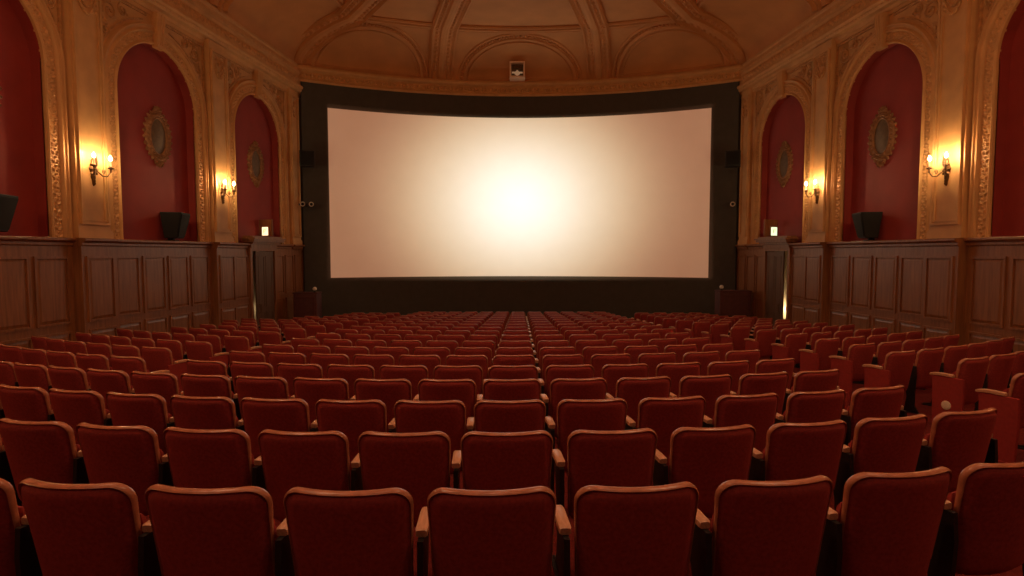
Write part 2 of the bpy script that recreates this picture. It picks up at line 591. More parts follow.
# ---------------------------------------------------------------- coved ceiling
ZT, RC, HC = 6.44, 2.5, 1.0
ZF = ZT + HC


def groin(q):
    """where the side cove and the end cove meet at inset q (right-hand side)"""
    lo, hi = 10.0, 22.0
    for _ in range(50):
        y = (lo + hi) / 2
        x = WW - WM * y - q
        if x * x + (y - YC) ** 2 > (R0 - q) ** 2:
            hi = y
        else:
            lo = y
    return WW - WM * lo - q, lo


def cove(al):
    return RC * (1 - cos(al)), ZT + HC * sin(al)


b = MB()
NA = 14
als = [PI / 2 * k / NA for k in range(NA + 1)]
rows = []
for al in als:
    q, z = cove(al)
    gx, gy = groin(q)
    ph = math.asin(gx / (R0 - q))
    rows.append([((R0 - q) * sin(ph * (2 * j / 40 - 1)), YC + (R0 - q) * cos(ph * (2 * j / 40 - 1)), z + Z0) for j in range(41)])
b.grid(rows)
for sd in (-1, 1):
    rr = []
    for al in als:
        q, z = cove(al)
        gx, gy = groin(q)
        rr.append([(sd * (WW - WM * y - q), y, z + Z0) for y in [WALL_Y0 + (gy - WALL_Y0) * j / 16 for j in range(17)]])
    b.grid(rr)
ring = list(rows[-1])
ring += [(WW - WM * WALL_Y0 - RC, WALL_Y0, ZF + Z0), (-(WW - WM * WALL_Y0 - RC), WALL_Y0, ZF + Z0)]
b.cap(ring)
ceil = structure(b.build('ceiling', M['ceiling'], angle=50))

RIB = [(-.44, -.03), (-.44, .05), (-.38, .085), (-.33, .05), (-.30, .035), (-.14, .05), (-.10, .09), (0, .10), (.10, .09), (.14, .05), (.30, .035), (.33, .05), (.38, .085), (.44, .05), (.44, -.03)]


def rib(name, P, width=1.0, leaves=True, height=1.0):
    """sweep the rib profile along P (world points), facing the hall"""
    P = [Vector(p) for p in P]
    mid = Vector((0, 10, 2.5))
    N, B = [], []
    for i, p in enumerate(P):
        t = (P[min(i + 1, len(P) - 1)] - P[max(0, i - 1)]).normalized()
        # cove normal: straight down on the flat, leaning out on the curve
        h = Vector((mid.x - p.x, mid.y - p.y, 0)).normalized()
        n = Vector((0, 0, -1)) if p.z > ZF + Z0 - 1e-4 else None
        if n is None:
            up = (ZF + Z0 - p.z) / HC
            n = (h * max(.05, up) + Vector((0, 0, -1)) * max(.15, 1 - up))
        n = (n - t * n.dot(t)).normalized()
        N.append(n)
        B.append(t.cross(n).normalized())
    m = MB()
    m.sweep(P, N, B, [(w * width, hh * height * 1.7) for w, hh in RIB])
    if leaves:
        acc, last = 0.0, P[0]
        for i in range(1, len(P)):
            seg = P[i] - P[i - 1]
            cnt = max(1, int(seg.length / .22))
            for j in range(cnt):
                p = P[i - 1] + seg * ((j + .5) / cnt)
                t = seg.normalized()
                for sg in (-1, 1):
                    m.leaf(p + B[i] * sg * .22 * width + N[i] * .065, t, B[i], N[i], .24, .17 * width, .07)
    return m.build(name, M['ceiling'], ceil, smooth=False)


def side_path(sd, y):
    out = []
    for al in als:
        q, z = cove(al)
        out.append((sd * (WW - WM * y - q), y, z + Z0))
    return out


for y in (7.19, 11.365, 15.535):
    p = side_path(-1, y)
    xf = WW - WM * y - RC
    flat = [(-xf + 2 * xf * k / 12, y, ZF + Z0) for k in range(1, 12)]
    rib('ceiling_rib', p + flat + side_path(1, y)[::-1], 1.0)

for sd in (-1, 1):
    # groin ribs from the corners
    P = []
    for al in als:
        q, z = cove(al)
        gx, gy = groin(q)
        P.append((sd * gx, gy, z + Z0))
    a, c = Vector(P[-1]), Vector((0, 11.0, ZF + Z0))
    P += [tuple(a + (c - a) * k / 8) for k in range(1, 7)]
    rib('ceiling_rib', P, 1.1)
    # ribs between the lunettes
    P = []
    s = 2.95 / R0 * sd
    for al in als:
        q, z = cove(al)
        P.append(((R0 - q) * sin(s), YC + (R0 - q) * cos(s), z + Z0))
    a, c = Vector(P[-1]), Vector((0, 11.0, ZF + Z0))
    P += [tuple(a + (c - a) * k / 8) for k in range(1, 7)]
    rib('ceiling_rib', P, 1.0)

# moulding where the cove meets the flat
m = MB()
q = RC * .985
gx, gy = groin(q)
ph = math.asin(gx / (R0 - q))
pth = [((R0 - q) * sin(ph * (2 * j / 40 - 1)), YC + (R0 - q) * cos(ph * (2 * j / 40 - 1)), ZF + Z0 - .01) for j in range(41)]
for sg, rad, dz in ((0, .10, 0), (.2, .06, -.01), (-.2, .06, -.02)):
    m.tube([(x, y + sg, z + dz) for x, y, z in pth], rad, 6)
for sd in (-1, 1):
    ln = [(sd * (WW - WM * y - q), y, ZF + Z0 - .01) for y in (WALL_Y0, 6, 12, gy)]
    m.tube(ln, .07, 6)
    m.tube([(x - sd * .16, y, z) for x, y, z in ln], .045, 6)
m.build('cove_moulding', M['ceiling'], ceil)

# lunettes on the end cove
def lun_pt(s, v):
    """arc position s (m) on the end wall, v (m) up along the cove"""
    al = min(PI / 2, v / 2.02 * (PI / 2) * .94)
    q, z = cove(al)
    a = s / R0
    return Vector(((R0 - q) * sin(a), YC + (R0 - q) * cos(a), z + Z0))


for c, hw, hv in ((0.0, 2.10, 1.72), (-5.55, 1.90, 1.78), (5.55, 1.90, 1.78)):
    m = MB()
    for off, rad in ((0.0, .09), (.19, .055), (-.16, .05)):
        pts = []
        for k in range(33):
            a = PI * k / 32
            pts.append(lun_pt(c - (hw + off) * cos(a), .03 + (hv + off) * sin(a) ** .9))
        m.tube(pts, rad, 6)
    # carved band between the two mouldings
    for k in range(46):
        a = PI * (k + .5) / 46
        P = lun_pt(c - (hw + .08) * cos(a), .03 + (hv + .08) * sin(a) ** .9)
        Q = lun_pt(c - (hw + .08) * cos(a + .03), .03 + (hv + .08) * sin(a + .03) ** .9)
        T = (Q - P).normalized()
        N = (Vector((0, 10, 2)) - P).normalized()
        N = (N - T * N.dot(T)).normalized()
        m.leaf(P, T, T.cross(N), N, .13, .13, .09)
    # base moulding of the lunette
    m.tube([lun_pt(c + hw * (2 * k / 12 - 1), .12) for k in range(13)], .04, 6)
    m.build('lunette_moulding', M['ceiling'], ceil, smooth=False)


# ---------------------------------------------------------------- doors
def make_door(side, idx):
    fn = wallpt(side)
    y0, y1 = DOORY
    zb = floor_z(y1) - Z0
    root = MB()
    # casing
    w, T = .11, .13
    root.box(y0 - w, y0, zb, DOORZ, -.16, T, fn)
    root.box(y1, y1 + w, zb, DOORZ, -.16, T, fn)
    root.box(y0 - w, y1 + w, DOORZ, DOORZ + .12, -.16, T, fn)
    d = structure(root.build('door_%d' % idx, M['wood'], smooth=False))
    # entablature over the door
    b = MB()
    for (e, za, zc, t) in ((.10, .15, .27, .16), (.16, .27, .33, .24), (.24, .33, .40, .32), (.28, .40, .45, .36), (.20, .45, .50, .26)):
        b.box(y0 - e, y1 + e, za, zc, -.02, t, fn)
    b.build('entablature', M['wood'], d, smooth=False)
    # leaf, standing a little open with a slit of corridor light at the near jamb
    b = MB()
    Wd = y1 - y0 - (.28 if side > 0 else .24)
    ang = 0.0
    def leaf(u, z, t):   # u from the hinge towards the camera
        return fn(y1 - .01 - u * cos(ang) + t * sin(ang), z, .05 + t)
    b.box(0, Wd - .02, zb + .02, DOORZ - .01, 0, .035, leaf)
    for (u0, u1, za, zc) in ((.12, Wd * .46, zb + .25, zb + 1.0), (Wd * .54, Wd - .14, zb + .25, zb + 1.0), (.12, Wd * .46, zb + 1.15, DOORZ - .15), (Wd * .54, Wd - .14, zb + 1.15, DOORZ - .15)):
        for (p0, p1, r0, r1) in ((u0, u0 + .03, za, zc), (u1 - .03, u1, za, zc), (u0, u1, za, za + .03), (u0, u1, zc - .03, zc)):
            b.box(p0, p1, r0, r1, .03, .045, leaf)
    lf = b.build('door_leaf', M['door'], d, smooth=False)
    b = MB()
    b.tube([leaf(Wd - .12, zb + 1.0, .05), leaf(Wd - .12, zb + 1.0, .10), leaf(Wd - .12, zb + 1.25, .10), leaf(Wd - .12, zb + 1.25, .05)], .012, 6)
    b.build('door_handle', M['bronze'], lf)
    # corridor behind
    b = MB()
    ya, yb, ta, tb = y0 - .8, y1 + 1.2, -.17, -1.0
    zt = DOORZ + .3
    pts = [(ya, zb, tb), (yb, zb, tb), (yb, zt, tb), (ya, zt, tb), (ya, zb, ta), (yb, zb, ta), (yb, zt, ta), (ya, zt, ta)]
    b.add(pts, [(0, 1, 2, 3), (0, 1, 5, 4), (2, 3, 7, 6), (1, 2, 6, 5), (0, 3, 7, 4)], fn)
    b.build('corridor_lining', M['corridor'], d, smooth=False)
    l = bpy.data.lights.new('corridor_lamp', 'POINT')
    l.energy = 15 if side > 0 else 1.2
    l.color = (1, .74, .40)
    l.shadow_soft_size = .08
    o = bpy.data.objects.new('corridor_lamp', l)
    C.objects.link(o)
    o.location = fn(y0 + 2.05, -1.85, -.80)


make_door(-1, 1)
make_door(1, 2)

# ---------------------------------------------------------------- the screen and its black masking
SX0, SX1, SZ0, SZ1 = -6.715, 6.685, -.88, 5.06
scr = empty('movie_screen', (0, YC + R0, floor_z(YC + R0)))
tag(scr, 'huge curved white cinema screen, brightly lit in the middle, in wide black masking', 'screen')


def arc_slab(name, x0, x1, z0, z1, r_in, th, m, n=40, lean=False):
    b = MB()
    xs = arc_x(x0, x1, n)
    fr = [[endpt(x, z, r_in) for x in xs] for z in arc_x(z0, z1, 6)]
    bk = [[endpt(x, z, r_in - th) for x in xs] for z in arc_x(z0, z1, 6)]
    b.grid(fr); b.grid(bk)
    for i in (0, -1):
        b.grid([fr[i], bk[i]])
    b.grid([[r[0] for r in fr], [r[0] for r in bk]])
    b.grid([[r[-1] for r in fr], [r[-1] for r in bk]])
    o = b.build(name, m, scr)
    o.matrix_parent_inverse = Matrix.Translation(-Vector(scr.location))
    return o


ZB = floor_z(YC + R0) - Z0
arc_slab('projection_surface', SX0, SX1, SZ0, SZ1, .13, .02, M['screen'])
arc_slab('masking_panel', -7.50, 7.50, SZ1 - .02, 5.87, .10, .08, M['black'])
arc_slab('masking_panel', -7.50, 7.50, ZB, SZ0 + .02, .10, .08, M['black'])
arc_slab('masking_panel', -7.50, SX0 + .02, SZ0 + .02, SZ1 - .02, .10, .08, M['black'], 6)
arc_slab('masking_panel', SX1 - .02, 7.50, SZ0 + .02, SZ1 - .02, .10, .08, M['black'], 6)


# ---------------------------------------------------------------- wall furniture
def wall_empty(name, side, y, z, t):
    """Empty on the wall: local x along the wall (towards the screen), local y out of the wall, z up"""
    fn = wallpt(side)
    o = empty(name, fn(y, z, t))
    along = Vector((-side * WM, 1, 0)).normalized()
    out = Vector((-side, -WM, 0)).normalized()
    mtx = Matrix((along, out, Vector((0, 0, 1)))).transposed()
    if side < 0:
        # keep a right-handed frame: x runs towards the camera on this side
        mtx = Matrix((-along, out, Vector((0, 0, 1)))).transposed()
    o.rotation_euler = mtx.to_euler()
    return o


def tz(o):
    return o


# oval medallions
def make_medallion():
    root = empty('wall_medallion', (0, 0, 0))
    b = MB()
    A, Bz = .255, .40
    rows = []
    for k in range(32):
        a = 2 * PI * k / 32
        row = []
        for (w, h) in ((0, .0), (0, .045), (.025, .06), (.05, .04), (.11, .035), (.135, .055), (.16, .03), (.16, .0)):
            row.append(((A + w) * cos(a), h, (Bz + w) * sin(a)))
        rows.append(row)
    b.grid(rows, closed_v=True)
    for k in range(26):
        a = 2 * PI * (k + .5) / 26
        P = Vector(((A + .08) * cos(a), .03, (Bz + .08) * sin(a)))
        T = Vector((-(A) * sin(a), 0, (Bz) * cos(a))).normalized()
        N = Vector((0, 1, 0))
        B = Vector((T.z, 0, -T.x))
        b.leaf(P, (T + B * .5).normalized(), (B - T * .5).normalized(), N, .14, .08, .06)
        P2 = Vector(((A + .18) * cos(a), .01, (Bz + .18) * sin(a)))
        b.leaf(P2, B if B.dot(P2) > 0 else -B, T, N, .12, .10, .045)
    # crest above and drop below
    for sg, hh in ((1, .59), (-1, -.60)):
        for k in range(5):
            a = PI * (k + .5) / 5
            b.leaf(Vector((.09 * cos(a), .02, hh + sg * .05 * sin(a))), Vector((cos(a), 0, sg * sin(a))), Vector((-sg * sin(a), 0, cos(a))), Vector((0, 1, 0)), .15, .07, .06)
    b.build('oval_frame', M['medal'], root, smooth=False)
    b = MB()
    rows = [[(A * 1.02 * f * cos(2 * PI * k / 32), .012 + .03 * (1 - f * f), Bz * 1.02 * f * sin(2 * PI * k / 32)) for k in range(32)] for f in (1, .75, .5, .25, .02)]
    b.grid(rows, closed_u=True)
    b.cap(rows[-1])
    b.build('oval_panel', M['olive'], root)
    return root


med = make_medallion()
MED = [(-1, 9.28, 'carved oval medallion cut by the picture edge above the cut-off wall speaker'),
       (-1, 13.45, 'carved oval medallion high on the red niche between the two lit sconces, left wall'),
       (-1, 17.62, 'small-looking carved oval medallion above the left doorway and its exit sign'),
       (1, 13.45, 'carved oval medallion on the red niche above the speaker, right wall'),
       (1, 17.62, 'carved oval medallion above the right doorway and its green exit sign')]
for i, (sd, y, lab) in enumerate(MED):
    o = med if i == 0 else copy_tree(med)
    w = wall_empty('tmp', sd, y + .22, 2.70, -.2)
    o.location, o.rotation_euler = w.location, w.rotation_euler
    bpy.data.objects.remove(w)
    tag(o, lab, 'medallion', 'oval wall medallions')


# sconces
def make_sconce():
    root = empty('wall_sconce', (0, 0, 0))
    b = MB()
    # backplate: leafy cartouche with a tail
    prof = [(0.0, -.30), (.02, -.27), (.028, -.20), (.055, -.13), (.045, -.08), (.07, -.02), (.085, .04), (.06, .10), (.035, .14), (.045, .18), (.02, .22), (0.0, .24)]
    rows = []
    for (w, z) in prof:
        w = max(w, .004)
        rows.append([(w * cos(PI * k / 8), .045 * sin(PI * k / 8) * (0.4 + w / .085), z) for k in range(9)])
    b.grid(rows)
    for k in range(8):
        a = 2 * PI * k / 8
        b.leaf(Vector((.06 * cos(a), .02, .02 + .09 * sin(a))), Vector((cos(a), 0, sin(a))), Vector((-sin(a), 0, cos(a))), Vector((0, 1, 0)), .12, .05, .04)
    for k in range(4):
        b.leaf(Vector((0, .03, -.10 - .05 * k)), Vector((0, 0, -1)), Vector((1, 0, 0)), Vector((0, 1, 0)), .09, .06 - .01 * k, .03)
    b.build('backplate', M['bronze'], root)
    b = MB()
    b.tube([(0, .05, .06), (0, .09, .10), (0, .09, .18), (0, .08, .26), (0, .085, .30)], [.018, .016, .024, .014, .004], 8)
    b.tube([(.0, .09, .22), (.035, .09, .26), (.03, .09, .31), (.01, .09, .32)], .007, 5)
    b.build('finial', M['bronze'], root)
    for sg in (-1, 1):
        b = MB()
        X = .20 * sg
        pts = []
        ctrl = [(0, .05, .0), (.05, .08, -.03), (.10, .12, -.10), (.16, .17, -.10), (.195, .20, -.03), (.20, .21, .05)]
        for i in range(len(ctrl) - 1):
            for u in (0, .33, .66):
                p0, p1 = ctrl[i], ctrl[i + 1]
                pts.append(tuple(p0[j] + (p1[j] - p0[j]) * u for j in range(3)))
        pts.append(ctrl[-1])
        pts = [(sg * x, y, z) for x, y, z in pts]
        b.tube(pts, .012, 7)
        b.tube([(sg * (.11 + .05 * cos(2 * PI * 1.3 * k / 14) * (1 - k / 18)), .14, -.02 + .05 * sin(2 * PI * 1.3 * k / 14) * (1 - k / 18)) for k in range(15)], .008, 5)
        b.lathe((X, .21, .04), [(.006, 0), (.05, .015), (.058, .028), (.03, .034), (.02, .05)], 12)
        b.lathe((X, .21, .0), [(.004, -.03), (.018, -.015), (.014, .02), (.02, .045)], 8)
        b.build('arm', M['bronze'], root)
        b = MB()
        b.lathe((X, .21, .08), [(.019, 0), (.017, .03), (.016, .13), (.012, .135)], 10)
        cd = b.build('candle', M['candle'], root)
        b = MB()
        b.lathe((X, .21, .216), [(.010, 0), (.022, .018), (.026, .034), (.020, .056), (.008, .078), (.002, .092)], 8)
        b.build('bulb', M['bulb'], cd)
    return root


sc = make_sconce()
SC = [(-1, 11.365, 'lit two-candle bronze wall sconce on the wide pilaster, nearest on the left wall'),
      (-1, 15.535, 'lit two-candle bronze wall sconce on the left wall, farther one beside the exit doorway'),
      (1, 11.365, 'lit two-candle bronze wall sconce on the wide pilaster, nearest on the right wall'),
      (1, 15.535, 'lit two-candle bronze wall sconce on the right wall, farther one beside the exit doorway')]
for i, (sd, y, lab) in enumerate(SC):
    o = sc if i == 0 else copy_tree(sc)
    w = wall_empty('tmp', sd, y, 1.60, .15)
    o.location, o.rotation_euler = w.location, w.rotation_euler
    bpy.data.objects.remove(w)
    tag(o, lab, 'wall lamp', 'candle wall sconces')


# wall speakers on the cap rail
def make_speaker():
    root = empty('wall_speaker', (0, 0, 0))
    b = MB()
    # tapering cabinet, wider at the top, front tipped down
    def q(w, y0, y1, z):
        return [(-w, y0, z), (w, y0, z), (w * .94, y1, z), (-w * .94, y1, z)]
    lo, hi = q(.24, .03, .30, .06), q(.33, -.02, .44, .66)
    b.add(lo + hi, [(0, 1, 2, 3), (4, 5, 6, 7), (0, 1, 5, 4), (1, 2, 6, 5), (2, 3, 7, 6), (3, 0, 4, 7)])
    cab = b.build('cabinet', M['speaker'], root, smooth=False)
    mod = cab.modifiers.new('bevel', 'BEVEL')
    mod.width, mod.segments = .015, 2
    b = MB()
    lo, hi = [(-.205, .308, .10), (.205, .308, .10)], [(.285, .425, .62), (-.285, .425, .62)]
    fr = lo + hi
    n = Vector((0, .60, -.14)).normalized() * .018
    b.add(fr + [tuple(Vector(p) + n) for p in fr], [(4, 5, 6, 7), (0, 1, 5, 4), (1, 2, 6, 5), (2, 3, 7, 6), (3, 0, 4, 7)])
    b.build('grille', M['grille'], root, smooth=False)
    b = MB()
    b.box(-.14, .14, .02, .22, 0, .02)
    b.box(-.05, .05, .04, .16, .02, .09)
    b.build('bracket', M['iron'], root, smooth=False)
    return root


spk = make_speaker()
SP = [(-1, 9.42, .30, 'black wall speaker cut off by the picture edge, on the panelling cap rail'),
      (-1, 13.80, .30, 'black wall speaker on the left cap rail below the oval medallion'),
      (1, 13.72, -.30, 'black wall speaker on the right cap rail below the oval medallion')]
for i, (sd, y, tw, lab) in enumerate(SP):
    o = spk if i == 0 else copy_tree(spk)
    w = wall_empty('tmp', sd, y, CAPZ + .04, -.16)
    o.location = w.location
    e = w.rotation_euler.copy()
    e.z += tw
    o.rotation_euler = e
    bpy.data.objects.remove(w)
    tag(o, lab, 'speaker', 'black wall speakers')


# exit signs standing on the door entablatures
def make_sign(side, face, label):
    fn = wallpt(side)
    p = fn(17.75 if side < 0 else 17.80, .50, .14)
    root = empty('exit_sign', p, math.radians(28) * side)
    b = MB()
    b.box(-.34, .24, .0, .05, 0, .52, ch=.008)
    b.box(-.15, .15, -.05, .0, .02, .30, ch=.006)
    b.build('housing', M['wood'], root)
    b = MB()
    b.box(-.125, .125, -.066, -.045, .035, .285, ch=.004)
    f = b.build('lit_face', face, root)
    b = MB()
    # faint pictogram strokes on the lit panel
    y0, y1 = -.072, -.064
    b.box(-.06, -.035, y0, y1, .09, .22)
    b.box(-.035, .02, y0, y1, .20, .22)
    b.box(-.02, .0, y0, y1, .13, .17)
    b.box(.04, .06, y0, y1, .16, .24)
    b.build('pictogram', M['signmark'], f)
    return tag(root, label, 'sign', 'lit exit signs')


make_sign(-1, M['signwarm'], 'small lit warm-white exit sign over the left doorway')
make_sign(1, M['signgreen'], 'small lit greenish exit sign over the right doorway')

# small square framed fixture above the screen
P = Vector(lun_pt(0, .36))
root = empty('ceiling_port', (-.10, P.y - .50, 6.40 + Z0))
tag(root, 'small square pale-framed fixture above the middle of the screen', 'light fixture')
b = MB()
for (x0, x1, z0, z1) in ((-.28, -.22, 0, .58), (.22, .28, 0, .58), (-.22, .22, 0, .06), (-.22, .22, .52, .58)):
    b.box(x0, x1, -.08, .56, z0, z1)
b.build('square_frame', M['paleframe'], root, smooth=False)
b = MB()
b.box(-.22, .22, .10, .14, .06, .52)
b.build('backing', M['olive'], root, smooth=False)
b = MB()
b.lathe((0, .04, .20), [(.05, -.09), (.10, -.05), (.11, .0), (.06, .05), (.02, .09)], 12)
b.box(-.20, -.06, .0, .08, .18, .23, ch=.01)
b.box(.06, .20, .0, .08, .18, .23, ch=.01)
b.build('lamp_head', M['dim'], root)
b = MB()
b.box(-.12, .12, .02, .10, .36, .44, ch=.01)
b.build('bar', M['bronze'], root)

# speakers and lamp heads at the edges of the masking
for sd in (-1, 1):
    p = Vector(endpt(sd * 7.10, 2.86, .85))
    root = empty('wall_mounted_speaker', p, -sd * math.radians(20))
    tag(root, 'dark box speaker bracketed to the %s edge of the black masking' % ('left' if sd < 0 else 'right'), 'speaker', 'speakers beside the screen')
    b = MB()
    b.box(-.24, .24, -.22, .12, 0, .52, ch=.02)
    b.build('cabinet', M['speaker'], root)
    b = MB()
    b.box(-.20, .20, -.24, -.215, .05, .47, ch=.008)
    b.build('grille', M['grille'], root)
    b = MB()
    b.box(-.04, .04, .12, .62, .2, .3)
    b.build('bracket', M['iron'], root, smooth=False)

for sd, heads in ((-1, (-.15, .13)), (1, (.0,))):
    p = Vector(endpt(sd * 7.27, 1.66, .40))
    root = empty('spotlight', p, -sd * math.radians(16))
    tag(root, 'twin pale lamp heads on the left edge of the black masking' if sd < 0 else 'single small white ring lamp on the right edge of the black masking', 'light fixture')
    b = MB()
    b.box(-.28 if sd < 0 else -.08, .22 if sd < 0 else .08, .02, .08, -.03, .03)
    b.box(-.05, .05, .06, .24, -.05, .05)
    b.build('mounting_bar', M['iron'], root, smooth=False)
    for hx in heads:
        b = MB()
        b.lathe((hx, -.10, 0), [(.045, .14), (.06, .08), (.08, .0), (.085, -.04), (.068, -.045), (.055, -.01)], 12, axis='y')
        h = b.build('lamp_head', M['white'], root)
        b = MB()
        b.lathe((hx, -.10, 0), [(.052, -.012), (.048, -.026), (.02, -.034)], 12, axis='y')
        b.build('lens', M['speaker'], h)

# low maroon partitions in the corners
for sd in (-1, 1):
    x0, x1 = (-7.35, -6.60) if sd < 0 else (6.48, 7.50)
    y = 19.0
    zt = (-1.28 if sd < 0 else -1.22) + Z0
    zb = floor_z(y)
    root = empty('low_partition', ((x0 + x1) / 2, y, zb))
    tag(root, 'low maroon boxed partition in the %s corner beside the screen' % ('left' if sd < 0 else 'right'), 'partition', 'corner partitions')
    hw, h = (x1 - x0) / 2, zt - zb
    b = MB()
    b.box(-hw, hw, -.25, .25, -.03, h - .04, ch=.01)
    b.build('body', M['maroon'], root)
    b = MB()
    for (a0, a1, c0, c1) in ((-hw + .06, -hw + .12, .12, h - .14), (hw - .12, hw - .06, .12, h - .14), (-hw + .12, hw - .12, .12, .18), (-hw + .12, hw - .12, h - .20, h - .14)):
        b.box(a0, a1, -.265, -.245, c0, c1)
    b.build('panel_frame', M['maroon'], root, smooth=False)
    b = MB()
    b.box(-hw - .02, hw + .02, -.27, .27, h - .04, h, ch=.008)
    b.build('cap', M['maroon'], root)
    lx = hw - .10 if sd < 0 else -hw + .10
    lr = empty('small_lamp', ((x0 + x1) / 2 + lx, y - .10, zt))
    tag(lr, 'tiny pale lamp standing on top of the %s corner partition' % ('left' if sd < 0 else 'right'), 'lamp', 'tiny lamps on the corner partitions')
    b = MB()
    b.lathe((0, 0, 0), [(.05, 0), (.05, .015), (.015, .025), (.012, .06)], 10)
    b.build('base', M['iron'], lr)
    b = MB()
    b.lathe((0, 0, .06), [(.02, 0), (.06, .015), (.07, .06), (.05, .10), (.02, .115)], 10)
    b.build('shade', M['white'], lr)


# ---------------------------------------------------------------- seats
PITCH = .56
SH, SB, HWID, RCN = .842, .30, .247, .068     # back: top, bottom, half width, corner radius


def back_half_width(z):
    w = HWID - .022 * (SH - z) / (SH - SB)
    if z > SH - RCN:
        d = z - (SH - RCN)
        return w - RCN + sqrt(max(0, RCN * RCN - d * d))
    if z < SB + .05:
        d = (SB + .05) - z
        return w - .05 + sqrt(max(0, .05 ** 2 - d * d))
    return w


def back_y(x, z):
    return .065 * (x / .25) ** 2 - .10 * (z - SB) / (SH - SB) + .06


def seat_back():
    zs = [SB, SB + .006, SB + .02, SB + .05, .42, .52, .62, .70, SH - RCN, SH - .05, SH - .028, SH - .012, SH - .003, SH]
    b = MB()
    th = .032
    nx = 10
    fr, bk = [], []
    for z in zs:
        w = max(.005, back_half_width(z))
        e = min(1, (SH - z) / .03, (z - SB) / .03) ** .5 if SB < z < SH else .35
        rf, rb = [], []
        for k in range(nx + 1):
            u = 2 * k / nx - 1
            x = u * w
            ed = max(.3, min(1, (1 - abs(u)) / .12) ** .5)
            g = th * max(.3, e) * ed
            rb.append((x, back_y(x, z) - g, z))
            rf.append((x, back_y(x, z) + g * 1.2, z))
        fr.append(rf); bk.append(rb)
    b.grid(fr); b.grid(bk)
    b.grid([[r[0] for r in fr], [r[0] for r in bk]])
    b.grid([[r[-1] for r in fr], [r[-1] for r in bk]])
    b.grid([fr[0], bk[0]]); b.grid([fr[-1], bk[-1]])
    return b


def rim_path(lo=.40):
    pts = []
    for z in (lo, .52, .64, SH - RCN):
        pts.append((-back_half_width(z), z))
    for k in range(1, 7):
        a = PI - PI / 2 * k / 6
        pts.append((-(back_half_width(SH - RCN) - RCN) + RCN * cos(a), SH - RCN + RCN * sin(a)))
    top = -(back_half_width(SH - RCN) - RCN)
    for k in range(1, 8):
        pts.append((top * (1 - 2 * k / 8), SH))
    pts += [(-x, z) for x, z in pts[:10][::-1]]
    return pts


def seat_rim():
    b = MB()
    pts = rim_path()
    n = len(pts)
    path = [(x, back_y(x, z), z) for x, z in pts]
    rows = []
    for i, (x, y, z) in enumerate(path):
        p0, p1 = Vector(path[max(0, i - 1)]), Vector(path[min(n - 1, i + 1)])
        t = (p1 - p0).normalized()
        dep = Vector((0, 1, 0)); dep = (dep - t * dep.dot(t)).normalized()
        out = dep.cross(t)
        if out.dot(Vector((x, 0, z - .55))) < 0:
            out = -out
        f = max(0, min(1, (z - .72) / .12))
        hd, hh = .014 + .006 * f, .005 + .004 * f
        rows.append([Vector((x, y, z)) + dep * hd * cos(2 * PI * k / 8) + out * (hh * sin(2 * PI * k / 8) + .002) for k in range(8)])
    b.grid(rows, closed_u=True)
    b.cap(rows[0]); b.cap(rows[-1])
    return b


def seat_cushion():
    """tip-up seat, folded against the back"""
    b = MB()
    zs = [.30, .305, .32, .36, .44, .54, .62, .66, .675, .68]
    fr, bk = [], []
    for z in zs:
        u = (z - .30) / .38
        e = max(.25, min(1, u / .10, (1 - u) / .10) ** .5) if 0 < u < 1 else .25
        y0 = .165 - .06 * u
        rf, rb = [], []
        for k in range(9):
            v = 2 * k / 8 - 1
            ed = max(.3, min(1, (1 - abs(v)) / .14) ** .5)
            w = .225 * (1 - .06 * (1 - e))
            rb.append((v * w, y0 - .04 * e * ed, z))
            rf.append((v * w, y0 + .05 * e * ed, z))
        fr.append(rf); bk.append(rb)
    b.grid(fr); b.grid(bk)
    b.grid([[r[0] for r in fr], [r[0] for r in bk]])
    b.grid([[r[-1] for r in fr], [r[-1] for r in bk]])
    b.grid([fr[0], bk[0]]); b.grid([fr[-1], bk[-1]])
    return b


def armrest(x):
    b = MB()
    rows = []
    for (y, z, w, h) in ((.065, .640, .021, .014), (.075, .642, .024, .017), (.16, .644, .024, .017), (.24, .640, .026, .017), (.30, .630, .027, .016), (.32, .625, .018, .010)):
        c4 = .7
        rows.append([(x + w * u, y, z + h * v) for u, v in ((1, -c4), (1, c4), (c4, 1), (-c4, 1), (-1, c4), (-1, -c4), (-c4, -1), (c4, -1))])
    b.grid(rows, closed_u=True)
    b.cap(rows[0]); b.cap(rows[-1])
    return b


def seat_leg(x):
    """cast side standard from the floor to the armrest"""
    b = MB()
    out = [(-.02, .0), (.26, .0), (.26, .02), (.16, .04), (.13, .20), (.15, .36), (.20, .50), (.23, .622), (.03, .625), (.02, .5), (.03, .30), (.03, .10), (-.02, .03)]
    n = len(out)
    b.add([(x - .012, y, z) for y, z in out] + [(x + .012, y, z) for y, z in out],
          [list(range(n)), list(range(n, 2 * n))] + [(i, (i + 1) % n, n + (i + 1) % n, n + i) for i in range(n)])
    b.box(x - .03, x + .03, -.03, .27, -.02, .012)
    return b


def end_panel(x):
    b = MB()
    out = [(-.03, .02), (.24, .0), (.27, .05), (.28, .35), (.285, .58), (.285, .62), (-.04, .622), (-.045, .35)]
    n = len(out)
    for dx, s in ((.018, 1.0),):
        b.add([(x - dx, y, z) for y, z in out] + [(x + dx, y, z) for y, z in out],
              [list(range(n)), list(range(n, 2 * n))] + [(i, (i + 1) % n, n + (i + 1) % n, n + i) for i in range(n)])
    b.box(x - .03, x + .03, -.03, .26, -.02, .015)
    return b


def disc(x, sg):
    b = MB()
    b.lathe((x, .12, .30), [(.052, 0), (.052, sg * .008), (.046, sg * .011), (.01, sg * .011)], 16, axis='x')
    return b


